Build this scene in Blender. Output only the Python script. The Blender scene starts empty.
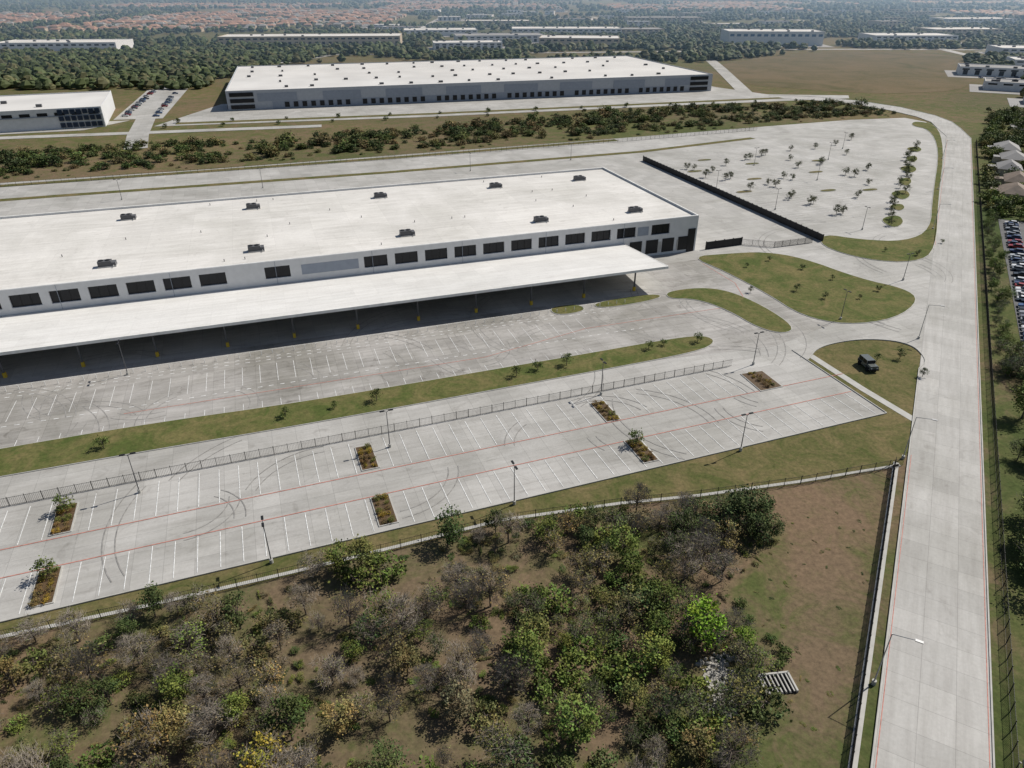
import bpy, math, random
import numpy as np
from mathutils import Vector, noise
random.seed(7); RG=np.random.RandomState(11)
SC=bpy.context.scene; COL=SC.collection
R=math.radians
# ------------------------------------------------------------ materials
def mat(name):
    m=bpy.data.materials.new(name); m.use_nodes=True
    nt=m.node_tree; b=nt.nodes['Principled BSDF']
    b.inputs['Roughness'].default_value=.8
    b.inputs['Specular IOR Level'].default_value=.25
    return m,nt,b
def flat(name,c,rough=.7,metal=0,var=.12,sc=.6):
    m,nt,b=mat(name); b.inputs['Roughness'].default_value=rough; b.inputs['Metallic'].default_value=metal
    tc=nt.nodes.new('ShaderNodeTexCoord'); n=nt.nodes.new('ShaderNodeTexNoise'); n.inputs['Scale'].default_value=sc; n.inputs['Detail'].default_value=5
    nt.links.new(tc.outputs['Object'],n.inputs['Vector'])
    r=ramp(nt,n.outputs['Fac'],[(.3,[x*(1-var) for x in c]),(.7,[x*(1+var) for x in c])])
    nt.links.new(r,b.inputs['Base Color']); return m
def ramp(nt,fac,stops):
    r=nt.nodes.new('ShaderNodeValToRGB'); e=r.color_ramp.elements
    while len(e)<len(stops): e.new(.5)
    for i,(p,c) in enumerate(stops):
        e[i].position=p; e[i].color=(c[0],c[1],c[2],1)
    nt.links.new(fac,r.inputs['Fac']); return r.outputs['Color']
def noi(nt,vec,scale,detail=5,rough=.6,dist=0):
    n=nt.nodes.new('ShaderNodeTexNoise'); n.inputs['Scale'].default_value=scale; n.inputs['Detail'].default_value=detail
    n.inputs['Roughness'].default_value=rough; n.inputs['Distortion'].default_value=dist
    nt.links.new(vec,n.inputs['Vector']); return n.outputs['Fac']
def mix(nt,fac,a,b,mode='MIX'):
    m=nt.nodes.new('ShaderNodeMix'); m.data_type='RGBA'; m.blend_type=mode
    for s,v in ((m.inputs[0],fac),(m.inputs[6],a),(m.inputs[7],b)):
        if isinstance(v,(int,float)): s.default_value=v
        elif isinstance(v,(tuple,list)): s.default_value=(v[0],v[1],v[2],1)
        else: nt.links.new(v,s)
    return m.outputs[2]
def concrete(name,base,ang,slab=4.6,dirt=.2,joint=.68,warm=(1,.97,.915),streak=.86,pv=.07):
    m,nt,b=mat(name)
    tc=nt.nodes.new('ShaderNodeTexCoord'); mp=nt.nodes.new('ShaderNodeMapping'); mp.inputs['Rotation'].default_value=(0,0,-R(ang))
    nt.links.new(tc.outputs['Object'],mp.inputs['Vector']); v=mp.outputs['Vector']
    br=nt.nodes.new('ShaderNodeTexBrick'); br.offset=0; br.inputs['Scale'].default_value=1
    br.inputs['Brick Width'].default_value=slab; br.inputs['Row Height'].default_value=slab
    br.inputs['Mortar Size'].default_value=.035; br.inputs['Mortar Smooth'].default_value=.3
    c=[base*w for w in warm]
    br.inputs['Color1'].default_value=(c[0]*(1-pv),c[1]*(1-pv),c[2]*(1-pv),1); br.inputs['Color2'].default_value=(c[0]*(1+pv),c[1]*(1+pv),c[2]*(1+pv),1)
    br.inputs['Mortar'].default_value=(c[0]*joint,c[1]*joint,c[2]*joint,1)
    nt.links.new(v,br.inputs['Vector'])
    n1=ramp(nt,noi(nt,v,.035,6,.65,.6),[(.34,(1-dirt,1-dirt,1-dirt*1.1)),(.6,(1.05,1.05,1.05))])
    st=nt.nodes.new('ShaderNodeMapping'); st.inputs['Scale'].default_value=(.12,1.4,1); nt.links.new(v,st.inputs['Vector'])
    n2=ramp(nt,noi(nt,st.outputs['Vector'],.5,5,.7),[(.3,(streak,streak*.99,streak*.98)),(.6,(1.03,1.03,1.03))])
    n3=ramp(nt,noi(nt,v,2.2,6,.7),[(.3,(.92,.92,.92)),(.7,(1.06,1.06,1.06))])
    n4=ramp(nt,noi(nt,v,.22,6,.62,1.6),[(.58,(1,1,1)),(.74,(1-dirt*1.1,1-dirt*1.15,1-dirt*1.2))])
    o=mix(nt,1,br.outputs['Color'],n1,'MULTIPLY'); o=mix(nt,1,o,n2,'MULTIPLY'); o=mix(nt,1,o,n3,'MULTIPLY'); o=mix(nt,1,o,n4,'MULTIPLY')
    nt.links.new(o,b.inputs['Base Color']); b.inputs['Roughness'].default_value=.75
    return m
def grassmat(name,g=(.075,.09,.035),d=(.165,.135,.075),bias=.5,sc=.13):
    m,nt,b=mat(name); tc=nt.nodes.new('ShaderNodeTexCoord'); v=tc.outputs['Object']
    c1=ramp(nt,noi(nt,v,sc,8,.75,.8),[(bias-.12,g),(bias+.12,d)])
    c2=ramp(nt,noi(nt,v,1.3,7,.8),[(.3,(.58,.6,.58)),(.7,(1.36,1.32,1.26))])
    nt.links.new(mix(nt,1,c1,c2,'MULTIPLY'),b.inputs['Base Color']); b.inputs['Roughness'].default_value=.95; b.inputs['Specular IOR Level'].default_value=.1
    return m
M={}
M['conc']=concrete('concrete_site',.425,20,4.6,.22)
M['court']=concrete('concrete_truck_court',.40,19,4.6,.36,.66,(1,.955,.90),.76,.09)
M['road']=concrete('concrete_road',.42,61,4.2,.17)
M['kerb']=flat('kerb_concrete',(.42,.41,.38))
M['roof']=concrete('white_membrane_roof',.67,19,12,.15,.84,(1,.965,.91),.88,.04)
M['canopy']=concrete('white_canopy_roof',.68,19,6,.08,.9,(1,.98,.94),.9,.03)
M['lawn']=grassmat('lawn_grass',(.08,.093,.03),(.175,.14,.07),.5)
M['islandgrass']=grassmat('verge_grass',(.08,.103,.03),(.17,.145,.065),.52)
M['white']=flat('white_paint',(.74,.73,.7))
M['marking']=flat('white_road_marking',(.72,.72,.70),var=.3,sc=2)
M['redline']=flat('red_lane_paint',(.46,.20,.16),var=.3,sc=1.5)
M['tyremark']=flat('tyre_mark',(.26,.25,.235),var=.3,sc=1)
M['wall']=flat('painted_wall',(.62,.62,.62),var=.05)
M['farwall']=flat('pale_grey_wall',(.40,.42,.45),var=.06)
M['wallgrey']=flat('grey_blue_wall',(.28,.31,.36),var=.06)
M['glass']=flat('dark_glass',(.012,.014,.018),.25)
M['dark']=flat('black_metal',(.02,.02,.022),.5)
M['fence']=flat('fence_metal',(.03,.03,.032),.5)
M['steel']=flat('galvanised_steel',(.38,.38,.38),.45,.3)
M['hvac']=flat('hvac_grey',(.11,.11,.115),.5)
M['yellow']=flat('yellow_paint',(.65,.42,.04))
M['bark']=flat('bark',(.13,.105,.085),var=.3,sc=4)
M['twig']=flat('twig_bark',(.25,.215,.175),var=.25,sc=.3)
M['tyre']=flat('tyre_rubber',(.015,.015,.015),.9)
M['asph']=flat('asphalt',(.09,.09,.092),var=.2,sc=.3)
M['rock']=flat('limestone_rock',(.38,.36,.32),var=.25,sc=2)
M['mulch']=flat('planter_mulch',(.10,.065,.035),var=.4,sc=3)
M['farroof']=flat('pale_roof',(.62,.60,.57),var=.1,sc=.03)
M['greyroof']=flat('grey_roof',(.28,.27,.26),var=.15,sc=.05)
M['blueglass']=flat('blue_glass',(.06,.13,.22),.2)
M['navyglass']=flat('navy_glass',(.02,.035,.065),.2)
M['tanwall']=flat('tan_wall',(.45,.38,.29))
M['tile']=flat('tile_roof',(.33,.20,.14),var=.45,sc=.02)
M['brownroof']=flat('shingle_roof',(.20,.155,.12),var=.25,sc=.3)
M['field']=grassmat('field_grass',(.095,.09,.046),(.16,.125,.078),.46,.02)
def leafmat(name):
    m,nt,b=mat(name)
    at=nt.nodes.new('ShaderNodeAttribute'); at.attribute_name='tint'
    oi=nt.nodes.new('ShaderNodeObjectInfo')
    c=mix(nt,1,oi.outputs['Color'],at.outputs['Color'],'MULTIPLY')
    nt.links.new(c,b.inputs['Base Color']); b.inputs['Roughness'].default_value=.7; b.inputs['Specular IOR Level'].default_value=.15
    return m
M['leaf']=leafmat('foliage'); M['farleaf']=leafmat('distant_foliage')
def carpaint():
    m,nt,b=mat('car_paint'); oi=nt.nodes.new('ShaderNodeObjectInfo'); nt.links.new(oi.outputs['Color'],b.inputs['Base Color'])
    b.inputs['Roughness'].default_value=.3; b.inputs['Coat Weight'].default_value=.5; return m
M['paint']=carpaint()
# ------------------------------------------------------------ mesh helpers
def area(p): return sum(p[i][0]*p[(i+1)%len(p)][1]-p[(i+1)%len(p)][0]*p[i][1] for i in range(len(p)))/2
def ccw(p): return list(p) if area(p)>0 else list(p)[::-1]
class MB:
    def __init__(s): s.v=[];s.f=[];s.m=[]
    def add(s,vs,fs,mi=0):
        o=len(s.v); s.v+=vs; s.f+=[tuple(i+o for i in f) for f in fs]; s.m+=[mi]*len(fs)
    def box(s,x,y,z,w,d,h,a=0,mi=0,tp=1.0):
        c,sn=math.cos(a),math.sin(a); vs=[]
        for k,t in ((0,1),(1,tp)):
            for sx,sy in ((-1,-1),(1,-1),(1,1),(-1,1)):
                px,py=sx*w/2*t,sy*d/2*t; vs.append((x+px*c-py*sn,y+px*sn+py*c,z+k*h))
        s.add(vs,[(0,3,2,1),(4,5,6,7),(0,1,5,4),(1,2,6,5),(2,3,7,6),(3,0,4,7)],mi)
    def poly(s,p,z,mi=0):
        p=ccw(p); s.add([(q[0],q[1],z) for q in p],[tuple(range(len(p)))],mi)
    def prism(s,p,z0,z1,mi=0,ms=None):
        p=ccw(p); n=len(p); s.poly(p,z1,mi)
        s.add([(q[0],q[1],z0) for q in p]+[(q[0],q[1],z1) for q in p],[(i,(i+1)%n,n+(i+1)%n,n+i) for i in range(n)],mi if ms is None else ms)
    def strip(s,p,q,w,z,mi=0):
        dx,dy=q[0]-p[0],q[1]-p[1]; l=math.hypot(dx,dy); nx,ny=-dy/l*w/2,dx/l*w/2
        s.poly([(p[0]+nx,p[1]+ny),(p[0]-nx,p[1]-ny),(q[0]-nx,q[1]-ny),(q[0]+nx,q[1]+ny)],z,mi)
    def path(s,pts,w,z,mi=0):
        L=offset_line(pts,w/2); Rr=offset_line(pts,-w/2)
        for i in range(len(pts)-1): s.poly([L[i],Rr[i],Rr[i+1],L[i+1]],z,mi)
    def tube(s,p0,p1,r0,r1,n=6,mi=0):
        p0=Vector(p0);p1=Vector(p1); d=(p1-p0).normalized(); a=d.orthogonal().normalized(); b=d.cross(a)
        vs=[]
        for p,r in ((p0,r0),(p1,r1)):
            for i in range(n):
                t=2*math.pi*i/n; vs.append(tuple(p+a*(r*math.cos(t))+b*(r*math.sin(t))))
        s.add(vs,[(i,(i+1)%n,n+(i+1)%n,n+i) for i in range(n)]+[tuple(range(n,2*n))],mi)
    def mesh(s,name,mats):
        me=bpy.data.meshes.new(name); me.from_pydata(s.v,[],s.f); 
        for k in mats: me.materials.append(M[k])
        me.polygons.foreach_set('material_index',s.m); me.update(); return me
    def obj(s,name,mats,parent=None):
        return link(name,s.mesh(name,mats),parent)
def link(name,me,parent=None,loc=(0,0,0),rz=0,sc=1,color=None):
    o=bpy.data.objects.new(name,me); COL.objects.link(o); o.location=loc; o.rotation_euler=(0,0,rz)
    o.scale=(sc,sc,sc) if isinstance(sc,(int,float)) else sc
    if parent: o.parent=parent
    if color: o.color=(color[0],color[1],color[2],1)
    return o
def offset_line(pts,d):
    out=[]
    for i,p in enumerate(pts):
        a=pts[max(i-1,0)]; b=pts[min(i+1,len(pts)-1)]
        dx,dy=b[0]-a[0],b[1]-a[1]; l=math.hypot(dx,dy); out.append((p[0]-dy/l*d,p[1]+dx/l*d))
    return out
def chaikin(p,n=2,closed=True):
    for _ in range(n):
        q=[]; N=len(p)
        if not closed: q.append(p[0])
        for i in range(N if closed else N-1):
            a,b=p[i],p[(i+1)%N]
            q.append((a[0]*.75+b[0]*.25,a[1]*.75+b[1]*.25)); q.append((a[0]*.25+b[0]*.75,a[1]*.25+b[1]*.75))
        if not closed: q.append(p[-1])
        p=q
    return p
def inset(p,d):
    p=ccw(p); n=len(p); out=[]
    for i in range(n):
        a,b,c=p[i-1],p[i],p[(i+1)%n]
        e1=Vector((b[0]-a[0],b[1]-a[1])).normalized(); e2=Vector((c[0]-b[0],c[1]-b[1])).normalized()
        nn=Vector((-(e1.y+e2.y),e1.x+e2.x)); 
        if nn.length<1e-5: nn=Vector((-e1.y,e1.x))
        nn.normalize(); k=max(.4,nn.dot(Vector((-e1.y,e1.x)))); out.append((b[0]+nn.x*d/k,b[1]+nn.y*d/k))
    return out
def inpoly(x,y,p):
    r=False;n=len(p);j=n-1
    for i in range(n):
        if (p[i][1]>y)!=(p[j][1]>y) and x<(p[j][0]-p[i][0])*(y-p[i][1])/(p[j][1]-p[i][1])+p[i][0]: r=not r
        j=i
    return r
ZP=.12
def island(name,p,grass='islandgrass'):
    b=MB(); b.prism(p,.0,ZP+.15,0); b.obj(name+'_kerb',['kerb'],None)
    ob=MB(); ob.poly(inset(p,.2),ZP+.18,0); ob.obj(name,[grass])
# frames: warehouse frame and parking frame
A=R(19); E1=(math.cos(A),math.sin(A)); O=(61.6,232.3)
def W(a,b): return (O[0]+a*E1[0]-b*E1[1],O[1]+a*E1[1]+b*E1[0])
B=R(20.3); F1=(math.cos(B),math.sin(B)); P0=(50.5,148.4)
def K(u,v): return (P0[0]+u*F1[0]-v*F1[1],P0[1]+u*F1[1]+v*F1[0])
def rd(t,s): # along main road, s>0 to the right of the left kerb
    return (42+.485*t+.875*s,50+.875*t-.485*s)
# ------------------------------------------------------------ ground
WOOD=[(-140,-10),(25,-10),(26.6,50),(34,60),(31,72),(32,79),(41,85),(46,96),(33,98),(19,96),(-2,91.5),(-18,85.5),(-33,80),(-53,72.5),(-71.4,67),(-140,45)]
xs=np.unique(np.concatenate([np.linspace(-7000,-200,28),np.arange(-200,330,3.0),np.linspace(330,7000,28)]))
ys=np.unique(np.concatenate([np.linspace(-600,0,6),np.arange(0,140,3.0),np.linspace(140,900,80),np.linspace(900,12000,40)]))
gv=[];lush=[]
for y in ys:
    for x in xs:
        z=0.;l=.42+.25*noise.noise(Vector((x*.01,y*.01,4)))
        if y<125 and -150<x<120:
            l=.24+.6*noise.noise(Vector((x*.05,y*.05,3)))
            if inpoly(x,y,WOOD): z=.5*noise.noise(Vector((x*.08,y*.08,0)))-.1
            elif x>20:
                l=.74-.009*(y-50)+.6*noise.noise(Vector((x*.07,y*.07,9)))-.34*math.exp(-((x-(38+.32*(y-55)))/4.5)**2)
            if rd(0,0)[0]+(y-50)*.554+13<x: l=.66+.5*noise.noise(Vector((x*.08,y*.08,2)))
        elif y<480 and x>60: l=.66+.4*noise.noise(Vector((x*.03,y*.03,2)))
        gv.append((x,y,z)); lush.append(max(0,min(1,l)))
nx=len(xs); gf=[(j*nx+i,j*nx+i+1,(j+1)*nx+i+1,(j+1)*nx+i) for j in range(len(ys)-1) for i in range(nx-1)]
me=bpy.data.meshes.new('ground'); me.from_pydata(gv,[],gf)
at=me.attributes.new('lush','FLOAT','POINT'); at.data.foreach_set('value',lush)
m,nt,b=mat('ground'); tc=nt.nodes.new('ShaderNodeTexCoord'); v=tc.outputs['Object']
al=nt.nodes.new('ShaderNodeAttribute'); al.attribute_name='lush'
ad=nt.nodes.new('ShaderNodeMath'); ad.operation='ADD'; nt.links.new(al.outputs['Fac'],ad.inputs[0])
sb=nt.nodes.new('ShaderNodeMath'); sb.operation='MULTIPLY_ADD'; nt.links.new(noi(nt,v,.14,9,.78,.8),sb.inputs[0]); sb.inputs[1].default_value=2.2; sb.inputs[2].default_value=-1.1
nt.links.new(sb.outputs[0],ad.inputs[1])
c1=ramp(nt,ad.outputs[0],[(.08,(.185,.13,.09)),(.34,(.15,.12,.07)),(.6,(.105,.112,.045)),(.9,(.075,.095,.032))])
c2=ramp(nt,noi(nt,v,1.1,8,.8),[(.28,(.5,.5,.5)),(.7,(1.4,1.36,1.3))])
c3=ramp(nt,noi(nt,v,.006,6,.6),[(.35,(.75,.85,.8)),(.65,(1.15,1.1,1.05))])
nt.links.new(mix(nt,1,mix(nt,1,c1,c2,'MULTIPLY'),c3,'MULTIPLY'),b.inputs['Base Color']); b.inputs['Roughness'].default_value=.95; b.inputs['Specular IOR Level'].default_value=.1
me.materials.append(m); link('ground',me)
# ------------------------------------------------------------ pavements
belt_S=[(-420,260),(-330,289),(-232,325),(-151,350.5),(-59,384.5),(50.6,424.8),(155,466.4),(222,492),(262,503)]
flare=chaikin([(71.5,152.5),(77,160),(90,164.5),(101,162),(100.5,152),rd(112,.0)],3,False)
site=[K(-260,-29),K(20,-29),K(21,2.5)]+flare+[rd(116,4),(146,222),rd(200,3),rd(440,3),(268,485),(262,500)]+belt_S[::-1][1:]+[(-420,60)]
mb=MB(); mb.prism(site,-.2,ZP,0); mb.obj('concrete_pavement',['conc'])
mb=MB(); mb.poly([W(-400,-27.5),W(-25,-27.5),W(-25,-8),W(20,-8),W(26,-45),W(10,-62),W(-20,-70),W(-60,-66),W(-400,-66)],ZP+.02); mb.obj('truck_court_pavement',['court'])
lawn=[(-200,20),(-71.4,68.5),(-53,74.3),(-33,81.4),(-18,87),(-2,93.1),(19,97.6),(33.4,99.8),(52.6,103.8),(74,109.5),(91,134),(99.5,149),(103,157),(96,166),(60,160),(-200,70)]
mb=MB(); mb.poly(lawn,.05); mb.obj('lawn',['lawn'])
Lr=[rd(-80,0),rd(80,0),rd(200,0),rd(300,0),rd(440,0),(264,462),(271,483),(272,505),(266,532),(252,560),(230,580),(200,592)]
Rr=[rd(-80,12.3),rd(80,12.3),rd(200,12.3),rd(300,12.3),rd(440,12.3),(278,462),(285,485),(287,510),(281,545),(264,577),(238,598),(205,608)]
mb=MB()
for i in range(len(Lr)-1): mb.poly([Lr[i],Rr[i],Rr[i+1],Lr[i+1]],ZP+.03)
mb.obj('main_road',['road'])
mb=MB(); 
def kerbline(mb,pts):
    for i in range(len(pts)-1):
        p,q=pts[i],pts[i+1]; a=math.atan2(q[1]-p[1],q[0]-p[0]); l=math.dist(p,q)
        mb.box((p[0]+q[0])/2,(p[1]+q[1])/2,0,l,.2,ZP+.18,a)
kerbline(mb,[rd(-80,-.1),rd(112,-.1)]); kerbline(mb,[rd(210,-.1)]+offset_line(Lr,.1)[3:]); kerbline(mb,offset_line(Rr,-.1))
kerbline(mb,[K(-260,-29.1),K(20.1,-29.1)]); kerbline(mb,[K(20.1,-29),K(21,2)]); kerbline(mb,offset_line(flare,-.1))
mb.obj('road_kerb',['kerb'])
mb=MB()
for s0,ta,tb in ((.35,-80,72),(12.0,-80,420),(.35,215,430)): mb.strip(rd(ta,s0),rd(tb,s0),.11,ZP+.05)
mb.strip(K(-260,-12),K(24,-12),.2,ZP+.05); mb.strip(K(-260,-19.2),K(19.8,-19.2),.2,ZP+.05)
mb.strip(W(-400,-64.5),W(-75,-64.5),.18,ZP+.05); mb.strip(W(-170,-52),W(-90,-52),.18,ZP+.05); mb.strip(W(-60,-45),W(-10,-45),.18,ZP+.05); mb.strip(W(-90,-52),W(-60,-45),.18,ZP+.05)
mb.strip(W(-10,-45),W(-4,-30),.18,ZP+.05); mb.strip(W(-4,-30),W(-4,-12),.18,ZP+.05)
mb.obj('red_fire_lane_marking',['redline'])
ISL=[(-137.8,-7),(-137.8,-23.6),(-86.2,-7),(-86.2,-23.6),(-35.6,-7.8),(-35.6,-23.2),(4,-8),(-189,-7),(-189,-23.6)]
mb=MB()
for r0,r1,umax in ((-1.2,-11.6,-2),(-19.6,-28.4,18)):
    u=-240.2
    while u<umax:
        if not any(abs(u-iu)<1.6 and (iv>-12)==(r0>-12) for iu,iv in ISL): mb.strip(K(u,r0),K(u,r1),.12,ZP+.05)
        u+=3.44
a=-380
while a<-20:
    if a<-60: mb.strip(W(a,-38.5),W(a,-47.5),.1,ZP+.05)
    mb.strip(W(a,-56),W(a,-63),.1,ZP+.05) if a<-62 else None
    a+=3.9
for bb in (-34.5,-36.2,-49.5): 
    a=-390
    while a<-45: mb.strip(W(a,bb),W(a+1.0,bb),.2,ZP+.05); a+=2.4
mb.strip(W(-380,-30.5),W(-40,-30.5),.12,ZP+.05)
for a0_ in (58,76,94,112,130,148,166):
    b0=15
    while b0<150:
        p=W(a0_-5,b0);q=W(a0_+5,b0)
        if q[0]<rd(0,0)[0]+(q[1]-50)*.554-24 and q[1]<385+(q[0]-98)*.62 and p[1]>262: mb.strip(p,q,.12,ZP+.05)
        b0+=2.8
mb.obj('white_parking_marking',['marking'])
mb=MB(); rg=random.Random(21)
for k in range(70):
    if k<40: cx,cy=W(rg.uniform(-200,5),rg.uniform(-62,-34))
    elif k<54: cx,cy=rd(rg.uniform(150,215),rg.uniform(-40,8))
    else: cx,cy=K(rg.uniform(-150,15),rg.uniform(-18,-10))
    r=rg.uniform(7,26); a0=rg.uniform(0,6.3); da=rg.uniform(.5,1.6)
    for off in (0,1.9):
        pts=[(cx+(r+off)*math.cos(a0+da*i/12),cy+(r+off)*math.sin(a0+da*i/12)) for i in range(13)]
        if all(inpoly(p[0],p[1],site) for p in pts) : mb.path(pts,.2,ZP+.032+.0002*k)
mb.obj('tyre_marks',['tyremark'])
strip=[(-300,42),(-150,96),(-100,115),(-75,124),(-46,132.5),(-14,144),(22,157),(42,164.5),(50,166),(52,162),(46,156.5),(21,147),(-14,134),(-44,123),(-71,114),(-95,105.5),(-150,86),(-300,31)]
island('grass_median',chaikin(strip,2))
island('grass_island',chaikin([(10,184),(19,186.5),(21,181.5),(12,178)],2))
island('grass_island',chaikin([(22,187),(42,194.5),(44,190.5),(25,182.5)],2))
islc=chaikin([(45,195.5),(56,199),(64,196.5),(71,185),(75,171),(71,166.5),(65,170),(60,182),(53,190),(45,190)],2)
island('grass_island',islc)
isld=chaikin([(59,226),(72,229),(85,231),(96,225),(107,206),(117,198),(117,189),(104,176),(89,172),(79,178),(74.6,194),(66.6,213)],2)
island('grass_island',isld)
cg=[(112.3,250.7),(123,243.9),(138,241.7),(153.8,255.5),rd(280,-2.8),rd(395,-2.8),(257,458),(251,469.9),(262,488),(270,474),rd(400,-.3),rd(280,-.3),(144,232),(131,220),(116,222.6),(106,237)]
island('grass_verge',chaikin(cg,2))
for k,(t0,t1) in enumerate(((228,250),(254,268),(272,294),(298,320),(326,348),(352,374),(380,400))):
    w0=8 if k%2==0 else 5
    island('parking_grass_island',chaikin([rd(t0,-13.5),rd((t0+t1)/2,-16-w0/2),rd(t1,-13.5),rd((t0+t1)/2,-13+w0/3)],2))
for (a_,b_) in ((62,60),(80,78),(98,50),(98,105),(116,80),(134,100),(80,120),(62,100),(116,45)):
    p=W(a_,b_); q=[(p[0]+dx*E1[0]-dy*E1[1],p[1]+dx*E1[1]+dy*E1[0]) for dx,dy in ((-4,-1.6),(4,-1.6),(4,1.6),(-4,1.6))]
    if p[0]<rd(0,0)[0]+(p[1]-50)*.554-24 and p[1]<385+(p[0]-98)*.6: island('parking_grass_island',chaikin(q,2),'lawn')
mb=MB(); mb.path([(73,155),(78.8,138.5),(84.5,124.5)],1.9,.1); mb.path([(-78,67),(-53,75),(-33,82),(-18,87.6),(-2,93.8),(19,98.3),(33.4,100.5),(52.6,104.5),(73.5,109.6)],.7,.1); mb.path([rd(-80,-2),rd(68,-2)],1.0,.1); mb.obj('sidewalk',['kerb'])
mb=MB(); mb.path([(-420,225),(-192.5,302.9),(-60,345),(68.5,392),(140,430)],4.5,ZP+.04); mb.path([(-420,245),(-232,318),(-60,378),(60,424)],5,ZP+.04); mb.obj('back_grass_strip',['lawn'])
# ------------------------------------------------------------ fences
def fence(name,pts,h=1.8,post=2.6,pick=.28,pw=.028,rails=2,m='fence'):
    b=MB()
    for i in range(len(pts)-1):
        p,q=pts[i],pts[i+1]; l=math.dist(p,q); a=math.atan2(q[1]-p[1],q[0]-p[0])
        n=max(1,int(l/post))
        for k in range(n): t=k/n; b.box(p[0]+(q[0]-p[0])*t,p[1]+(q[1]-p[1])*t,0,.09,.09,h+.15,a)
        for rz in np.linspace(.2,h-.1,rails): b.box((p[0]+q[0])/2,(p[1]+q[1])/2,rz,l,.04,.05,a)
        if pick:
            n=int(l/pick)
            for k in range(n): t=(k+.5)/n; b.box(p[0]+(q[0]-p[0])*t,p[1]+(q[1]-p[1])*t,.1,pw,pw,h-.1,a)
    return b.obj(name,[m])
fence('iron_fence',[K(-260,.3),K(2,.3)],1.9)
fence('iron_fence',[(-140,43),(-71.4,68.5),(-53,74.3),(-33,81.4),(-18,87),(-2,93.1),(19,97.6),(33.4,99.8),(52.6,103.8),(74,109.5)],1.8,3)
fence('iron_fence',[rd(-80,-2.3),rd(67,-2.3)],2.1,2.4,.14,.04,3)
fence('iron_fence',[rd(-80,14.3),rd(200,14.6),rd(430,14.6)],2.0,3,.25,.03)
fence('iron_fence',[(-420,252),(-192.5,329),(-60,374),(60,418),(150,455)],2.0,3,.4,.04)
def screen(name,p,q,h,th=.25):
    b=MB(); l=math.dist(p,q); a=math.atan2(q[1]-p[1],q[0]-p[0]); n=int(l/3)
    b.box((p[0]+q[0])/2,(p[1]+q[1])/2,ZP,l,th,h,a)
    for k in range(n+1): t=k/n; b.box(p[0]+(q[0]-p[0])*t,p[1]+(q[1]-p[1])*t,ZP,.3,.34,h+.2,a)
    b.obj(name,['dark'])
screen('black_screen_fence',(66.6,370.2),(109,242),2.4)
screen('sliding_gate',(66,233.5),(79.5,238.5),2.6)
fence('iron_gate',[(79.5,238.5),(90,235.5),(105,240.6)],2.2,3,.2,.05)
# ------------------------------------------------------------ main warehouse
def root(name): 
    e=bpy.data.objects.new(name,None); COL.objects.link(e); return e
wh=root('distribution_warehouse')
LEN=330; DEP=73
def wbox(b,a0,a1,b0,b1,z0,z1,mi=0):
    c=W((a0+a1)/2,(b0+b1)/2); b.box(c[0],c[1],z0,a1-a0,b1-b0,z1-z0,A,mi)
b=MB(); wbox(b,-LEN,0,.9,DEP,ZP,11.6,0); b.obj('roof',['roof'],wh)
b=MB()
wbox(b,-LEN,0,0,.6,ZP,7.2,0); wbox(b,-LEN,0,0,.6,10.6,12.2,0)
wbox(b,-LEN,0,DEP+.01,DEP+.5,ZP,12.2,0); wbox(b,.01,.4,0,DEP+.5,ZP,12.2,0)
ops=[-196.5+9*k for k in range(-12,6)]+[-134.5]+[-107+9*k for k in range(10)]+[-13.5]
ops=sorted(ops); prev=-LEN; gl=[]
for o in ops:
    a0,a1=o-3.4,o+3.4; wbox(b,prev,a0,.004,.6,7.2,10.6,0); prev=a1; gl.append((a0,a1))
wbox(b,prev,0,.004,.6,7.2,10.6,0)
for a0,a1 in ((-128,-112),(-22,-18)): wbox(b,a0,a1,-.05,0,7.4,10.3,2)
for a0 in range(-324,0,27): wbox(b,a0,a0+.12,-.02,0,ZP,12.1,2)
b.obj('walls',['wall','wall','wallgrey'],wh)
b=MB(); wbox(b,-LEN+1,-1,.62,.85,7.2,10.59,0)
b.obj('clerestory_windows',['glass'],wh)
b=MB()
for a0,a1 in gl:
    for k in range(1,3): wbox(b,a0+(a1-a0)*k/3-.03,a0+(a1-a0)*k/3+.03,.5,.61,7.2,10.58,0)
b.obj('window_mullions',['dark'],wh)
b=MB()
for k in range(-34,0): wbox(b,k*9+2,k*9+5.2,-.12,-.01,ZP+1.1,ZP+4.6,0)
for a0 in (-24.5,-18.5,-12.5,-6.5): wbox(b,a0,a0+4.4,-.14,-.01,ZP+.9,5.6,1)
wbox(b,-3,-.3,-.2,-.01,ZP,8,1)
b.obj('dock_doors',['steel','dark'],wh)
b=MB()
for b0,b1 in ((.2,.6),(DEP,DEP+.55)): wbox(b,-LEN,.42,b0,b1,12.2,12.3,0)
wbox(b,.0,.42,.6,DEP,12.2,12.3,0)
b.obj('parapet_coping',['white'],wh)
b=MB()
def cz(bb): return 5.4+(-bb)*.078
def slab(b,a0,a1,b0,b1,th,dz,mi):
    p=[W(a0,b0),W(a1,b0),W(a1,b1),W(a0,b1)]; z=[cz(b0)+dz,cz(b0)+dz,cz(b1)+dz,cz(b1)+dz]
    b.add([(p[i][0],p[i][1],z[i]-th) for i in range(4)]+[(p[i][0],p[i][1],z[i]) for i in range(4)],[(0,3,2,1),(4,5,6,7),(0,1,5,4),(1,2,6,5),(2,3,7,6),(3,0,4,7)],mi)
slab(b,-LEN,-27,-28.2,-.2,.25,0,0); b.obj('canopy_roof',['canopy'],wh)
b=MB(); slab(b,-LEN-.2,-26.8,-28.5,-28.21,.75,.06,0); slab(b,-26.99,-26.75,-28.2,-.2,.6,.06,0)
for k in range(0,20): slab(b,-36-k*16.2,-35.6-k*16.2,-28,-.4,.5,-.27,1)
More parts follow.
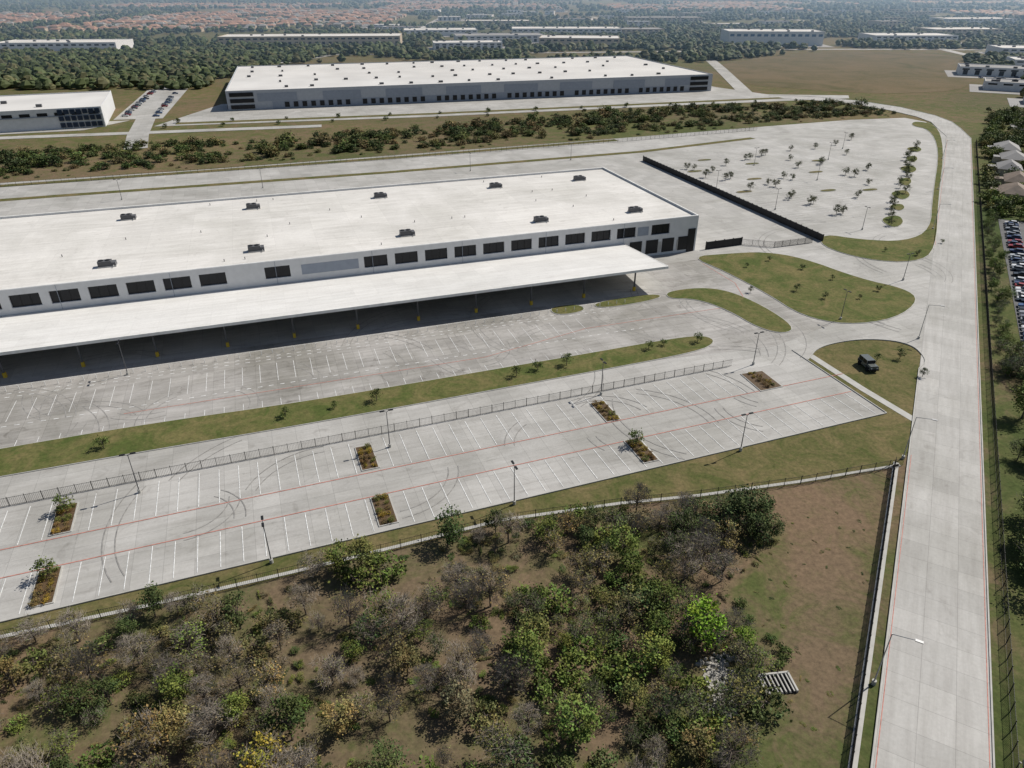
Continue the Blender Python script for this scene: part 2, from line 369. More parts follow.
b.obj('canopy_fascia',['white','steel'],wh)
b=MB()
for k in range(0,20):
    a0=-35.8-k*16.2
    for bb in (-25.5,-9):
        p=W(a0,bb); b.box(p[0],p[1],ZP,.35,.35,cz(bb)-.75-ZP,A,0); b.box(p[0],p[1],ZP,.7,.7,1.2,A,1)
b.obj('canopy_columns',['hvac','yellow'],wh)
b0=MB(); b0.box(0,0,0,4.6,2.6,.35,0,1); b0.box(-.5,0,.35,3.4,2.1,1.3,0,0); b0.box(1.75,0,.35,1.0,2.2,.9,0,0)
for x in (-1.4,.3): b0.tube((x,0,1.65),(x,0,1.85),.65,.6,12,2)
b0.tube((1.7,-.9,.5),(1.7,-2.2,.5),.12,.12,6,1)
hm=b0.mesh('rooftop_unit',['hvac','steel','dark'])
for a0 in (-16.5,-51,-95,-139,-178,-220,-262):
    for bb in (12.5,59): 
        p=W(a0+random.uniform(-.4,.4),bb); link('rooftop_air_unit',hm,wh,(p[0],p[1],11.6),A)
b=MB()
for k in range(26):
    p=W(-random.uniform(5,240),random.choice((6,25,36,48,68))); b.tube((p[0],p[1],11.6),(p[0],p[1],12.3),.12,.12,6,0)
b.obj('roof_vents',['hvac'],wh)
# ------------------------------------------------------------ generic commercial building
def building(name,cx,cy,ang,w,d,h,wallm='wall',roofm='farroof',band='glass',docks=True,units=8):
    e=root(name); e.location=(cx,cy,0); e.rotation_euler=(0,0,R(ang))
    b=MB(); b.box(0,0,0,w-.8,d-.8,h-.6); b.obj('roof',[roofm],e)
    b=MB()
    for sx,sy,ww,dd in ((0,-d/2,w,.4),(0,d/2,w,.4),(-w/2,0,.4,d-.4),(w/2,0,.4,d-.4)): b.box(sx,sy,0,ww,dd,h)
    b.obj('walls',[wallm],e)
    b=MB(); n=max(2,int(w/9))
    for i in range(n):
        x=-w/2+(i+.5)*w/n
        if docks: b.box(x,-d/2-.25,1,4,.1,min(4,h*.5),0,0)
        b.box(x,-d/2-.25,h*.64,w/n*.6,.1,h*.17,0,1)
    b.obj('doors_and_windows',['dark',band],e)
    b=MB(); rg=random.Random(int(abs(cx)*7+abs(cy)))
    for i in range(units): b.box(rg.uniform(-w*.45,w*.45),rg.choice((-d*.3,0,d*.3)),h-.6,3.2,2.2,1.6)
    b.obj('rooftop_units',['hvac'],e)
    return e
fw=root('far_distribution_warehouse'); c0=(-199,529.5); fa=R(15.8); fw.location=(c0[0],c0[1],0); fw.rotation_euler=(0,0,fa)
Wd,Dd,Hh=378,172,13
b=MB(); b.box(Wd/2,Dd/2,0,Wd-.8,Dd-.8,Hh-.6); b.obj('roof',['farroof'],fw)
b=MB(); b.box(Wd/2,0,0,Wd,.4,Hh,0,0); b.box(Wd/2,Dd,0,Wd,.4,Hh,0,0); b.box(0,Dd/2,0,.4,Dd-.4,Hh,0,0); b.box(Wd,Dd/2,0,.4,Dd-.4,Hh,0,0)
for i in range(8): b.box(34+i*45,-.3,5.4,27,.15,5.4,0,1)
b.box(Wd/2,-.28,.2,Wd-60,.12,5.0,0,1)
b.obj('walls',['farwall','wallgrey'],fw)
b=MB()
for i in range(52):
    if i%9!=8: b.box(40+i*6.1,-.45,1.2,3.2,.2,3.4,0,0)
for x0 in (10,Wd-12): 
    for k in range(3): b.box(x0,-.5,1+k*4,16,.3,2.6,0,1)
for k in range(3): b.box(-.4,12,1+k*4,.3,20,2.6,0,1)
b.obj('dock_doors_and_glazing',['dark','glass'],fw)
b=MB(); rg=random.Random(2)
for i in range(16):
    for j in range(5): 
        if rg.random()<.75: b.box(15+i*23+rg.uniform(-3,3),14+j*36+rg.uniform(-2,2),Hh-.6,rg.uniform(1.5,3.2),2,1.3)
b.obj('rooftop_units',['hvac'],fw)
ow=building('office_warehouse',-330,480,22,130,78,12,'wall','farroof','glass',False,6)
b=MB()
for k in range(3):
    for q in range(7): b.box(42.2+q*3.4,-39.7,.9+k*3.8,2.7,.5,2.7,0,0)
b.box(30,-39.5,7.3,70,.3,.6,0,1)
b.obj('glazed_entrance',['navyglass','wallgrey'],ow)
mb=MB(); mb.poly([(-225,468),(-60,503),(150,562),(262,590),(268,606),(205,612),(176,655),(160,690),(-215,560)],.12); mb.poly([(-262,492),(-232,498),(-275,650),(-305,640)],.12)
mb.poly([(-400,410),(-262,455),(-250,490),(-420,440)],.12)
mb.path([(-205,400),(-222,440),(-256,533),(-300,660),(-285,790),(-240,900)],12,.16); mb.path([(-430,395),(-290,432),(-222,447),(-120,470)],9,.15)
mb.obj('distant_pavement',['conc'])
mb=MB()
mb.path([(-215,478),(-60,515),(150,575),(210,592)],7,.2); mb.obj('grass_strip_distant',['lawn'])
mb=MB(); mb.poly(chaikin([(222,870),(418,1020),(560,960),(484.6,829),(390,640),(300,612),(250,640),(195,680)],2),.1); mb.obj('dry_field',['field'])
BLD=[(-285,1130,5,250,60,12),(-585,1030,5,150,60,11),(-20,1180,8,130,55,10),(95,1110,-6,110,60,11),(90,1330,0,180,60,11),(-120,1330,6,120,60,9),
 (200,1330,3,100,50,10),(370,1130,-4,130,60,18),(590,1180,0,120,60,10),(760,1350,5,120,60,9),(840,1120,0,120,60,10),(640,960,-12,90,50,9),(760,900,-10,110,60,9),
 (560,820,-20,60,40,8),(470,745,-25,70,34,8),(345,470,-29,34,24,6),(300,340,-29,30,22,5),(420,640,-29,44,28,7),(330,1750,0,160,60,10),(980,1700,4,150,70,10),
 (-60,1050,8,90,40,9),(-30,1650,0,130,50,8),(400,560,-29,36,22,6)]
rg=random.Random(31)
for k in range(46):
    x,y=(rg.uniform(300,1600),rg.uniform(1080,2300)) if k%3 else (rg.uniform(-250,320),rg.uniform(1420,2500))
    w_,d_=rg.uniform(22,75),rg.uniform(18,40)
    if all(abs(x-q[0])>(q[3]+w_)/2+12 or abs(y-q[1])>(q[4]+d_)/2+25 for q in BLD): BLD.append((x,y,rg.uniform(-15,15),w_,d_,rg.uniform(5,11)))
for i,(x,y,a_,w,d,h) in enumerate(BLD):
    building('commercial_building',x,y,a_,w,d,h,'wall' if i%3 else 'tanwall','greyroof' if (i%4==2 or i in(15,16,17,22)) else ('brownroof' if i>22 and i%5==0 else 'farroof'),'blueglass' if i==7 else 'glass',i%2==0,6 if i<23 else 2)
mb=MB()
for (x,y,a_,w,d,h) in BLD:
    c,s=math.cos(R(a_)),math.sin(R(a_)); q=[]
    for sx,sy in ((-1,-1.35),(1,-1.35),(1,1),(-1,1)):
        px,py=sx*(w/2+10),sy*(d/2+10); q.append((x+px*c-py*s,y+px*s+py*c))
    mb.poly(q,.13+.002*(len(mb.f)%25))
mb.obj('distant_parking_pavement',['greyroof'])
mb=MB()
for k,p in enumerate(([(-1500,980),(-400,940),(-240,960),(0,985),(250,1010),(420,1050),(900,1000),(2000,1020)],[(-240,900),(-150,1200),(-180,1700),(-150,3000)],[(190,620),(230,900),(260,1200),(200,2000)],[(-2500,1480),(0,1500),(2500,1560)],[(480,600),(540,830),(640,1500),(700,2600)])):
    mb.path(chaikin(p,2,False),12,.19+.01*k)
mb.obj('distant_road',['conc'])
rg=random.Random(5); mb=MB(); HS=[]
def house(mb,x,y,a,w,d,h,mi):
    c,s=math.cos(a),math.sin(a)
    mb.box(x,y,0,w,d,h,a,2)
    def T(px,py,z): return (x+px*c-py*s,y+px*s+py*c,z)
    W2,D2=w/2+.6,d/2+.6; r=W2-D2*.8
    mb.add([T(-W2,-D2,h),T(W2,-D2,h),T(W2,D2,h),T(-W2,D2,h),T(-r,0,h+3),T(r,0,h+3)],[(0,1,5,4),(1,2,5),(2,3,4,5),(3,0,4)],mi)
for (cx,cy,nxh,nyh) in ((-560,1420,28,26),(-1240,1380,24,20),(-1900,1500,24,20),(-120,2450,26,12),(-250,3000,26,9),(600,2350,26,14),(1500,1750,26,14),(950,2900,30,9),(-1000,2600,36,10),(1900,3000,30,8)):
    HS.append((cx-10,cy+nyh*19,nxh*22,nyh*38))
    for i in range(nxh):
        for j in range(nyh):
            x=cx-nxh*11+i*22+rg.uniform(-2,2); y=cy+j*38+(12 if j%2 else 0)+rg.uniform(-2,2)+8*math.sin(i*.4)
            if rg.random()<.1 or noise.noise(Vector((x*.004,y*.004,77)))>.28: continue
            house(mb,x,y,rg.uniform(-.15,.15),rg.uniform(14,19),rg.uniform(11,15),rg.choice((3,5.5)),rg.choice((0,0,0,1)))
mb.obj('suburban_house_rows',['tile','greyroof','tanwall'])
# houses east of the road
EH=[]
for (t,s_) in ((300,27),(300,47),(324,29),(326,50),(350,27),(352,48),(376,30),(378,52),(402,28),(404,50),(286,68),(310,70),(336,72)):
    x,y=rd(t,s_); EH.append((x,y)); mb=MB()
    house(mb,x,y,R(61)+rg.uniform(-.1,.1),rg.uniform(13,16),rg.uniform(9,11),3.2,0)
    p=rd(t,s_-6.2); mb.box(p[0],p[1],.0,4.5,5,2.8,R(61),2); mb.box(p[0],p[1],2.8,5,5.4,.3,R(61),0)
    mb.obj('suburban_house',['brownroof' if rg.random()<.7 else 'greyroof','greyroof','tanwall'])
# ------------------------------------------------------------ trees
def make_tree(name,seed,H,Rr_,ncl,npc,ls,bare=0.0,flatk=.38,spread=.38,lo=.6):
    rg=np.random.RandomState(seed); b=MB(); tint=[]
    top=Vector((rg.uniform(-.2,.2),rg.uniform(-.2,.2),H*.55))
    b.tube((0,0,-.4),top*.5,H*.022+.03,H*.017+.02,6); b.tube(top*.5,top,H*.017+.02,H*.009+.01,6)
    cl=[]
    for i in range(ncl):
        u=rg.normal(size=3); u/=np.linalg.norm(u); r=rg.uniform(.45,1)**.6
        cl.append(np.array([u[0]*Rr_*r*rg.uniform(.8,1.15),u[1]*Rr_*r*rg.uniform(.8,1.15),H*lo+u[2]*H*flatk*r]))
    for c in cl:
        st=top*rg.uniform(.45,1.0); mid=(Vector(c)+st)/2+Vector((0,0,.15*H*rg.uniform(0,.5)))
        b.tube(st,mid,H*.008+.015,H*.005+.01,4); b.tube(mid,c,H*.005+.01,.012,3)
    tint+= [(1,1,1)]*len(b.v)
    if bare>0:
        for c in cl:
            for k in range(int(34*bare)):
                s=Vector(c)+Vector(rg.normal(size=3)*Rr_*.13); d=Vector(rg.normal(size=3)); d.z=abs(d.z)*.7+.25; d.normalize()
                if s.z<.3: continue
                e=s+d*rg.uniform(.6,1.5); sd=d.orthogonal().normalized()*.03
                b.add([tuple(s-sd),tuple(s+sd),tuple(e)],[(0,1,2)],2); tint+=[(1,1,1)]*3
    for c in cl:
        cb=rg.uniform(.6,1.4); cy_=rg.uniform(.85,1.2)
        n=int(npc*rg.uniform(.6,1.3)); rad=Rr_*spread*rg.uniform(.7,1.2)
        P=rg.normal(size=(n,3))*rad*.6*np.array([1,1,.75])+c
        for p in P:
            if p[2]<.15: continue
            nn=rg.normal(size=3); nn[2]=abs(nn[2])+.5; nn/=np.linalg.norm(nn)
            t=np.cross(nn,rg.normal(size=3)); t/=np.linalg.norm(t)+1e-9; bt=np.cross(nn,t)
            s=ls*rg.uniform(.55,1.25); s2=s*rg.uniform(.5,.9)
            b.add([tuple(p-t*s),tuple(p-bt*s2),tuple(p+t*s),tuple(p+bt*s2)],[(0,1,2,3)],1)
            k=cb*rg.uniform(.8,1.2); tint+=[(k*cy_,k,k*.9)]*4
    me=b.mesh(name,['bark','leaf','twig'])
    a=me.attributes.new('tint','FLOAT_COLOR','POINT'); arr=np.ones((len(tint),4)); arr[:,:3]=tint; a.data.foreach_set('color',arr.ravel())
    return me
TR=[make_tree('tree_mesh',100+i,6.8+i%3*.9,2.6+.35*(i%4),24,70,.23) for i in range(6)]
TL=[make_tree('tree_light',150+i,5.8,2.5,22,32,.18,.55) for i in range(5)]
TB=[make_tree('bare_tree',200+i,5.8+i%2*.9,2.6,30,8,.16,1.05,.4) for i in range(5)]
SH=[make_tree('shrub_mesh',300+i,2.3,1.5,12,55,.16,0,.35,.45,.45) for i in range(4)]
YT=[make_tree('young_tree',400+i,3.6,1.35,14,34,.17,0,.34,.42,.56) for i in range(3)]
MT=[make_tree('mid_tree',500+i,6,3.2,16,34,.42,0,.34,.4,.52) for i in range(5)]
GR=[(.10,.14,.034),(.12,.155,.038),(.07,.10,.032),(.14,.175,.042),(.085,.11,.04),(.15,.155,.05),(.06,.085,.03)]
OL=[(.175,.16,.065),(.155,.135,.06),(.215,.175,.072),(.135,.13,.057),(.17,.14,.085)]
def jit(c,k=.2): f=random.uniform(1-k,1+k); return (c[0]*f*random.uniform(.92,1.08),c[1]*f,c[2]*f)
wd=root('woodland')
placed=[]
def nz(x,y,s,o=0): return noise.noise(Vector((x*s,y*s,o)))
n=0
for it in range(9000):
    x=random.uniform(-120,50); y=random.uniform(12,98)
    if not inpoly(x,y,WOOD): continue
    clr=nz(x,y,.07,5)
    if ((x+30)/14)**2+((y-76)/4.5)**2<1 or ((x+6)/14)**2+((y-83)/5)**2<1: 
        if random.random()<.93: continue
    if ((x+7)/7)**2+((y-60)/10)**2<1 and random.random()<.85: continue
    g=nz(x,y,.06,20)+ .55*math.exp(-((x-14)/18)**2-((y-72)/11)**2) - .45*math.exp(-((x+38)/24)**2-((y-60)/10)**2)
    if clr>.08 and random.random()<.8: continue
    md=2.5 if g>.1 else 2.9
    if any((x-a)**2+(y-c)**2<md*md for a,c in placed): continue
    if ((x-27)**2+(y-62)**2)<14: continue
    placed.append((x,y)); n+=1
    r=random.random(); s=random.uniform(.5,1.1)
    if g>.1:
        if r<.25: link('cedar_elm_tree',random.choice(TR),wd,(x,y,0),random.uniform(0,6.3),s*.8,jit(random.choice(GR)))
        elif r<.65: link('shrub',random.choice(SH),wd,(x,y,0),random.uniform(0,6.3),s*1.5,jit(random.choice(GR)))
        else: link('mesquite_tree',random.choice(TL),wd,(x,y,0),random.uniform(0,6.3),s*.85,jit(random.choice(GR+OL)))
    else:
        if r<.42: link('bare_tree',random.choice(TB),wd,(x,y,0),random.uniform(0,6.3),s*.95,jit(random.choice(OL)))
        elif r<.68: link('mesquite_tree',random.choice(TL),wd,(x,y,0),random.uniform(0,6.3),s*.95,jit(random.choice(OL+GR)))
        elif r<.82: link('cedar_elm_tree',random.choice(TR),wd,(x,y,0),random.uniform(0,6.3),s*.8,jit(random.choice(OL+GR)))
        else: link('shrub',random.choice(SH),wd,(x,y,0),random.uniform(0,6.3),s*1.2,jit(random.choice(OL+GR)))
for i in range(2000):
    x=random.uniform(-90,46); y=random.uniform(38,98)
    if inpoly(x,y,WOOD) and nz(x,y,.12,50)>-.15: link('undergrowth_shrub',random.choice(SH),wd,(x,y,-.15),random.uniform(0,6.3),(random.uniform(.15,.6),random.uniform(.15,.6),random.uniform(.12,.35)),jit(random.choice(OL+GR),.3))
for i in range(170):
    x=random.uniform(30,70); y=random.uniform(50,106)
    if x<rd(0,0)[0]+(y-50)*.554-4 and not inpoly(x,y,WOOD) and y<97: link('grass_tussock',random.choice(SH),wd,(x,y,-.1),i,(random.uniform(.1,.3),random.uniform(.1,.3),.1),jit(random.choice(OL+GR),.2))
for x,y in ((34,72),(36,68.5),(37,66),(33.5,75),(35.5,64.5),(31,58),(30.5,62.5)): link('shrub',random.choice(SH),wd,(x,y,0),x,random.uniform(.4,.8),jit((.08,.12,.035)))
link('cottonwood_tree',TR[1],None,(26,68,0),.4,1.0,(.16,.26,.028)); link('cottonwood_tree',TR[4],None,(31.5,67,0),1.4,.55,(.16,.24,.035))
link('golden_tree',TR[2],None,(-28,49,0),2.4,.75,(.26,.22,.04))
for x,y,s in ((38,93,.95),(41.5,94,.75),(35,91.5,.85),(40,89,.8),(31,93.5,.65),(43,90,.55),(29,90,.7)): link('live_oak_tree',random.choice(TR),None,(x,y,0),random.uniform(0,6),s,(.065,.09,.033))
for x,y in [(-98,108),(-47.5,126.5),(-38,130),(-29.5,133),(1,144),(6,147),(13,149.5),(34,158),(38,160),(47,162),(-80,115)]:
    link('young_tree',random.choice(YT),None,(x,y,.25),random.uniform(0,6),random.uniform(.5,.95),jit((.09,.12,.035)))
rl=[(85,352),(88,350),(95.8,346),(90,335),(98,330),(101,333),(115,322),(117,318),(116,297),(118,300),(122,289),(124,291),(119,372),(122,374),(133,384),(130,381),(142,372),(153,361),(155,364),(157,340),(160,337),(160,322),(126,334),(129,331),(127,275),(130,276),(150,395),(165,400),(176,385),(180,410),(195,425),(140,355),(106,360),(104,312),(146,300),(172,350)]
for x,y in rl: link('parking_lot_tree',random.choice(YT),None,(x,y,.12),random.uniform(0,6),random.uniform(.85,1.2),jit((.07,.085,.032)))
for p in [(75,216),(84,222),(92,214),(98,205),(90,190),(100,190),(108,196),(84,196),(126,231),(135,227),(88,152),(94,153),(95,144),(150,240),(70,195)]: link('young_tree',random.choice(YT),None,(p[0],p[1],.25),random.uniform(0,6),random.uniform(.4,.75),jit((.08,.11,.035)))
for t in np.arange(232,400,9): p=rd(t,-15+random.uniform(-2,2)); link('parking_lot_tree',random.choice(YT),None,(p[0],p[1],.25),t,random.uniform(.8,1.2),jit((.07,.09,.033)))
for k,(u,v_) in enumerate(ISL):
    p=K(u,v_); c=[K(u-1.7,v_-4.1),K(u+1.7,v_-4.1),K(u+1.7,v_+4.1),K(u-1.7,v_+4.1)]
    if k==6: c=[K(u-3.2,v_-4.3),K(u+2.8,v_-4.3),K(u+3.2,v_+3.6),K(u-2.6,v_+4.1)]
    b=MB(); b.prism(c,0,ZP+.15); b.obj('planter_kerb',['kerb']); b=MB(); b.poly(inset(c,.2),ZP+.18); b.obj('planter_mulch',['mulch'])
    e=root('planter_plants')
    for i in range(5):
        for j in range(2):
            q=K(u-.7+1.4*j+random.uniform(-.2,.2),v_-3.2+1.55*i+random.uniform(-.3,.3)); link('planter_shrub',random.choice(SH),e,(q[0],q[1],.2),random.uniform(0,6),random.uniform(.26,.46),jit(random.choice([(.30,.22,.04),(.14,.15,.04),(.20,.14,.06)])))
    if k in (0,1,5,8): q=K(u,v_+2.2); link('young_tree',random.choice(YT),None,(q[0],q[1],.25),1,1,(.10,.135,.035))
gb=root('creek_greenbelt')
belt_N=[(-420,345),(-277,397),(-179.4,424.8),(-69.6,462.9),(61.3,524.6),(170.5,566.3),(240,578),(262,560)]
BP=belt_S+belt_N[::-1]
cnt=0
for it in range(16000):
    x=random.uniform(-400,268); y=random.uniform(262,590)
    if not inpoly(x,y,BP) or not inpoly(x,y-5,BP): continue
    core=inpoly(x,y-14,BP) and inpoly(x,y+8,BP)
    if not core and random.random()<.7: continue
    k=nz(x,y,.03,2)+.6*nz(x,y,.09,12)
    if k<-.12 and random.random()<.8: continue
    cnt+=1; s=random.uniform(.25,.7)*(1.2 if core else .7)
    if core and random.random()<.1: s*=1.6
    link('creekside_tree',random.choice(MT),gb,(x,y,-.7),random.uniform(0,6.3),(s*1.15,s*1.15,s*.9),jit(random.choice([(.075,.105,.034),(.095,.12,.038),(.06,.082,.03),(.05,.07,.028),(.13,.125,.05),(.15,.12,.06)]),.3))
    if cnt>1500: break
for i in range(14):
    for yy,ss in ((-12,.5),(-30,.45)): 
        t=i/13; link('street_tree',random.choice(MT),None,(-215+t*430,492+t*95+yy,0),i,ss*random.uniform(.7,1.2),jit((.07,.095,.033)))
rs=root('roadside_trees')
for i in range(520):
    t=random.uniform(-40,125); s=random.uniform(18,60)
    if nz(t,s,.06,33)<-.3: continue
    if t<35 and s<21 : continue
    x,y=rd(t,s); link('roadside_tree',random.choice(TR if random.random()<.6 else TL),rs,(x,y,0),random.uniform(0,6),random.uniform(.5,1.05),jit(random.choice(GR)))
for i in range(1100):
    t=random.uniform(262,560); s=random.uniform(17,50) if i%2 else random.uniform(17,170)
    x,y=rd(t,s)
    if any((x-bx)**2+(y-by)**2<(bw*.5+3)**2 for bx,by,ba,bw,bd,bh in BLD[:23]): continue
    if any((x-bx)**2+(y-by)**2<110 for bx,by in EH): continue
    if s<60 and t<420 and random.random()<.45: continue
    if inpoly(x,y,[(390,640),(300,612),(250,640),(195,680),(560,960)]): continue
    if s<21 and t>440: continue
    if s<50 and t>440 and random.random()<.6: continue
    link('roadside_tree',random.choice(MT),rs,(x,y,0),random.uniform(0,6),random.uniform(.45,1.1),jit(random.choice(GR)))
for t in np.arange(118,262,3.5): x,y=rd(t,random.uniform(16,19.5)); link('roadside_tree',random.choice(TL+TR),rs,(x,y,0),t,random.uniform(.3,.6),jit(GR[0]))
keep=[(x,y,w,d) for (x,y,a_,w,d,h) in BLD]
def farwoods(name,N,region,smin,smax,dens,seed,lump=.004,cols=None):
    rg=np.random.RandomState(seed); x0,x1,y0,y1=region; V=[];F=[];T=[];c=0
    fld=[(222,870),(418,1020),(560,960),(484.6,829),(390,640),(300,612),(250,640),(195,680)]
    fwp=[(-240,500),(200,620),(160,820),(-270,720)]
    for it in range(N*6):
        if c>=N: break
        x=rg.uniform(x0,x1); y=y0+(y1-y0)*rg.uniform()
        if noise.noise(Vector((x*lump,y*lump*1.6,seed)))<dens: continue
        if inpoly(x,y,fld) or inpoly(x,y,fwp): continue
        if any(abs(x-kx)<kw/2+16 and -kd/2-30<y-ky<kd/2+14 for kx,ky,kw,kd in keep): continue
        inh=any(abs(x-kx)<kw/2 and abs(y-ky)<kd/2 for kx,ky,kw,kd in HS)
        if inh and rg.uniform()<.66: continue
        r=rg.uniform(smin,smax)*(.75 if inh else 1); h=r*rg.uniform(1.2,1.9); o=len(V)
        for k,(rr,zz) in enumerate(((.75,.15),(1,.5),(.6,.85))):
            for i in range(6):
                a=i*math.pi/3+k*.5+rg.uniform(-.3,.3); q=rr*r*rg.uniform(.7,1.25); V.append((x+q*math.cos(a),y+q*math.sin(a),h*zz*rg.uniform(.85,1.15)))
        V.append((x,y,h))
        for k in range(2):
            for i in range(6): F.append((o+k*6+i,o+k*6+(i+1)%6,o+k*6+6+(i+1)%6,o+k*6+6+i))
        for i in range(6): F.append((o+12+i,o+12+(i+1)%6,o+18))
        cc=cols[rg.randint(len(cols))]; kk=rg.uniform(.65,1.3)
        T+= [(cc[0]*kk,cc[1]*kk,cc[2]*kk,1)]*19; c+=1
    me=bpy.data.meshes.new(name); me.from_pydata(V,[],F); a=me.attributes.new('tint','FLOAT_COLOR','POINT'); a.data.foreach_set('color',np.array(T).ravel())
    me.materials.append(M['farleaf']); link(name,me)
CF=[(.07,.09,.038),(.085,.105,.042),(.055,.072,.033),(.11,.108,.052)]
farwoods('distant_woodland',5600,(-900,-230,640,1000),2.5,5.5,-.4,3,.006,CF)
farwoods('distant_woodland',3800,(-420,700,860,1500),2.5,5.5,-.05,4,.006,CF)
farwoods('distant_woodland',9500,(-2200,2400,1000,2200),3.5,6.5,-.15,5,.003,CF)
farwoods('distant_woodland',12000,(-3600,3800,2200,5000),5,9,-.2,6,.002,CF)
farwoods('distant_woodland',6000,(-7000,7000,4600,10500),14,24,-.3,7,.001,CF)
farwoods('distant_woodland',2200,(400,1000,480,900),3,6,-.15,9,.008,CF)
# ------------------------------------------------------------ lamps
def lampmesh(h,arms,reach):
    b=MB(); b.tube((0,0,0),(0,0,.75),.3,.3,10,1); b.tube((0,0,.75),(0,0,h),.1,.06,8,0)
    for s in arms:
        b.tube((0,0,h-.1),(s*reach,0,h+.25),.06,.045,6,0); b.box(s*(reach+.35),0,h+.18,.9,.38,.14,0,2)
    return b
lb=lampmesh(8.2,(1,-1),.5); l1=lb.mesh('lamp_mesh',['hvac','kerb','dark'])
lb=lampmesh(9.5,(1,),2.6); l2=lb.mesh('street_lamp_mesh',['steel','kerb','steel'])
for i,(x,y) in enumerate([(-66.7,101.2),(-37.9,83.6),(-24,115.5),(.4,98),(44.6,114.3),(19.7,135.8),(57.6,150),(-89.4,145),(105.2,281.7),(128.8,255.5),(-163,296.5),(88.8,175.8),(89.4,312.8),(161.5,372.5),(119.7,205),(140,330),(120,360),(180,400),(-110,316),(-20,348),(30,372),(-120,100)]):
    link('parking_lot_lamp',l1,None,(x,y,.1),B+(math.pi/2 if i%2 else 0))
for t in (-25,12.5,70,130,235,300,370): x,y=rd(t,-1.0); link('street_lamp',l2,None,(x,y,0),R(-29))
b=MB()
for a0 in np.arange(-300,-40,2.6):
    p=W(a0,-33); b.tube((p[0],p[1],ZP),(p[0],p[1],1.15),.08,.08,6,0)
b.obj('bollard_row',['white'])
# ------------------------------------------------------------ cars
def carmesh():
    b=MB()
    prof=[(-2.25,.45),(-2.3,.75),(-2.15,.95),(-1.5,1.02),(1.0,.98),(2.1,.82),(2.3,.6),(2.25,.35),(-2.25,.35)]
    def ext(pr,w,wt,mi):
        n=len(pr); vs=[(x,-w,z) for x,z in pr]+[(x,w,z) for x,z in pr]
        b.add(vs,[tuple(range(n)),tuple(range(2*n-1,n-1,-1))]+[(i,i+n,(i+1)%n+n,(i+1)%n) for i in range(n)],mi)
    ext(prof,.9,.9,0)
    vs=[(-1.9,-.82,1.0),(1.0,-.82,.98),(1.0,.82,.98),(-1.9,.82,1.0),(-1.4,-.64,1.46),(.25,-.64,1.46),(.25,.64,1.46),(-1.4,.64,1.46)]
    b.add(vs,[(0,1,5,4),(1,2,6,5),(2,3,7,6),(3,0,4,7)],1); 
    b.add([(-1.42,-.66,1.465),(.27,-.66,1.465),(.27,.66,1.465),(-1.42,.66,1.465),(-1.3,-.58,1.5),(.15,-.58,1.5),(.15,.58,1.5),(-1.3,.58,1.5)],[(4,5,6,7),(0,1,5,4),(1,2,6,5),(2,3,7,6),(3,0,4,7)],0)
    for x in (-1.4,1.4):
        for s in (-1,1): b.tube((x,s*.72,.33),(x,s*.95,.33),.33,.33,12,2)
    for s in (-1,1): b.box(2.27,s*.62,.6,.06,.3,.14,0,3)
    return b.mesh('car_mesh',['paint','glass','tyre','white'])
cm=carmesh(); CC=[(.6,.6,.6),(.02,.02,.02),(.25,.26,.27),(.7,.7,.7),(.03,.05,.12),(.3,.02,.02),(.12,.12,.13),(.45,.45,.44),(.05,.10,.22)]
mb=MB(); mb.poly([rd(127,22),rd(127,75),rd(262,75),rd(262,20.5)],.1); mb.obj('car_park_asphalt',['asph'])
for s0 in (24.5,36.5,42,54,59.5,71):
    t=130
    while t<258:
        if random.random()<.9: x,y=rd(t,s0); link('parked_car',cm,None,(x,y,.1),R(-29)+(math.pi if random.random()<.5 else 0)+random.uniform(-.03,.03),1,random.choice(CC))
        t+=2.8
for i in range(60):
    if random.random()<.6: x=-240-i//30*20+random.uniform(-1,1)-(i%30)*1.2; y=505+(i%30)*4.2; link('parked_car',cm,None,(x,y,.12),.3,1,random.choice(CC))
for i in range(420):
    k=random.randrange(len(BLD)); bx,by,ba,bw,bd,bh=BLD[k]; link('parked_car',cm,None,(bx+random.uniform(-bw/2,bw/2),by-bd/2-random.choice((6,12)),.2),1.57,1,random.choice(CC))
b=MB()
b.box(0,0,.5,4.2,1.75,.65,0,0); b.box(-.55,0,1.15,2.7,1.65,.65,0,1,.93); b.box(-.55,0,1.8,2.55,1.55,.08,0,0); b.box(1.45,0,1.15,1.2,1.5,.12,0,0); b.box(-2.25,0,.7,.25,.7,.7,0,2); b.box(2.2,0,.45,.2,1.8,.3,0,2)
for x in (-1.3,1.35):
    for s in (-1,1): b.tube((x,s*.7,.42),(x,s*1.0,.42),.42,.42,14,2); b.box(x,s*.9,.85,1.1,.28,.12,0,2)
for x in (-1.85,-.5,.75):
    for s in (-1,1): b.box(x,s*.8,1.15,.12,.1,.66,0,0)
for s in (-1,1): b.tube((2.1,s*.55,.9),(2.14,s*.55,.9),.14,.14,10,3)
o=b.obj('off_road_vehicle',['paint','glass','tyre','white']); o.location=(84.2,148.6,.1); o.rotation_euler=(0,0,-1.45); o.color=(.12,.13,.12,1); o.scale=(1.25,1.25,1.25)
dr=root('storm_drain_inlet'); dr.location=(34.6,61.3,0); dr.rotation_euler=(0,0,.12)
b=MB(); b.box(0,0,-.2,4.2,2.9,.35,0,1); 
for s in (-1,1): b.box(s*2.05,0,-.1,.25,2.9,.6,0,0)
b.box(0,1.45,-.1,4.3,.25,.6,0,0)
b.obj('headwall',['kerb','dark'],dr)
b=MB()
for i in range(7): b.box(-1.65+i*.55,-.05,.3,.17,2.7,.12,0,0)
b.obj('grate_bars',['kerb'],dr)
b=MB(); rg=random.Random(3)
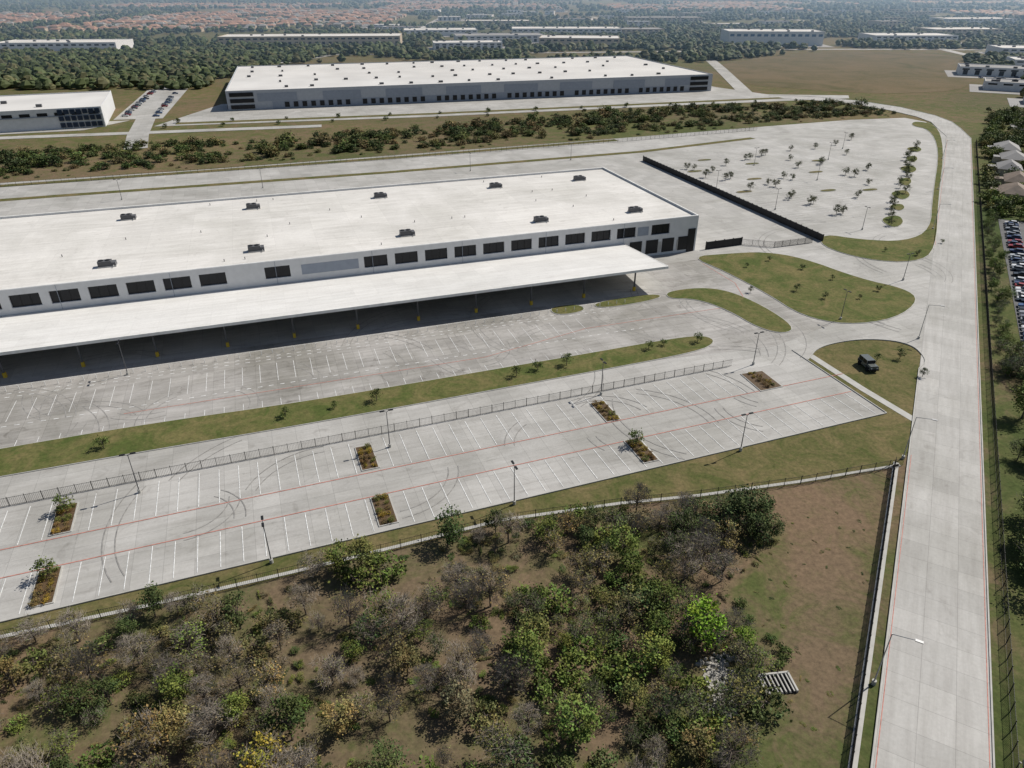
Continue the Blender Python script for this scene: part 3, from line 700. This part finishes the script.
for i in range(260):
    r=rg.uniform(.15,.42); x=27+rg.gauss(0,.9)+ (i/260-.5)*2; y=57+i/260*9+rg.gauss(0,.4); b.box(x,y,-.1,r*2,r*1.5,r,rg.uniform(0,3),0,.6)
for i in range(220):
    t=rg.uniform(-10,10); p=rd(t,rg.uniform(15.2,20)); r=rg.uniform(.15,.4); b.box(p[0],p[1],-.1,r*2,r*1.5,r,rg.uniform(0,3),0,.6)
b.obj('riprap_rocks',['rock'])
# ------------------------------------------------------------ light, haze, camera
az=R(32); el=R(46)
sd=Vector((math.cos(az)*math.cos(el),math.sin(az)*math.cos(el),math.sin(el)))
s=bpy.data.lights.new('sun','SUN'); s.energy=4.7; s.angle=R(.5); s.color=(1,.955,.88); so=bpy.data.objects.new('sun',s); COL.objects.link(so); so.rotation_euler=(-sd).to_track_quat('-Z','Y').to_euler()
w=bpy.data.worlds.new('World'); SC.world=w; w.use_nodes=True; nt=w.node_tree
sk=nt.nodes.new('ShaderNodeTexSky'); sk.sky_type='NISHITA'; sk.sun_disc=False; sk.sun_elevation=el; sk.sun_rotation=math.pi/2-az; sk.air_density=1.0; sk.dust_density=1
nt.links.new(sk.outputs[0],nt.nodes['Background'].inputs['Color']); nt.nodes['Background'].inputs['Strength'].default_value=.068
b=MB(); b.box(0,6650,-20,16000,12000,150); hz=b.mesh('atmospheric_haze',['white']); 
hm_=bpy.data.materials.new('haze'); hm_.use_nodes=True; n_=hm_.node_tree; n_.nodes.remove(n_.nodes['Principled BSDF']); vs_=n_.nodes.new('ShaderNodeVolumeScatter'); vs_.inputs['Color'].default_value=(.47,.70,1,1); vs_.inputs['Density'].default_value=.00034; vs_.inputs['Anisotropy'].default_value=.2
n_.links.new(vs_.outputs[0],n_.nodes['Material Output'].inputs['Volume']); hz.materials[0]=hm_; link('atmospheric_haze',hz)
c=bpy.data.cameras.new('camera'); co=bpy.data.objects.new('camera',c); COL.objects.link(co); co.location=(0,0,80); co.rotation_euler=(R(90-29.6),0,0); c.sensor_width=36; c.lens=25.0; c.clip_end=30000; c.clip_start=.5; SC.camera=co
SC.view_settings.view_transform='Standard'; SC.view_settings.look='None'; SC.view_settings.exposure=0
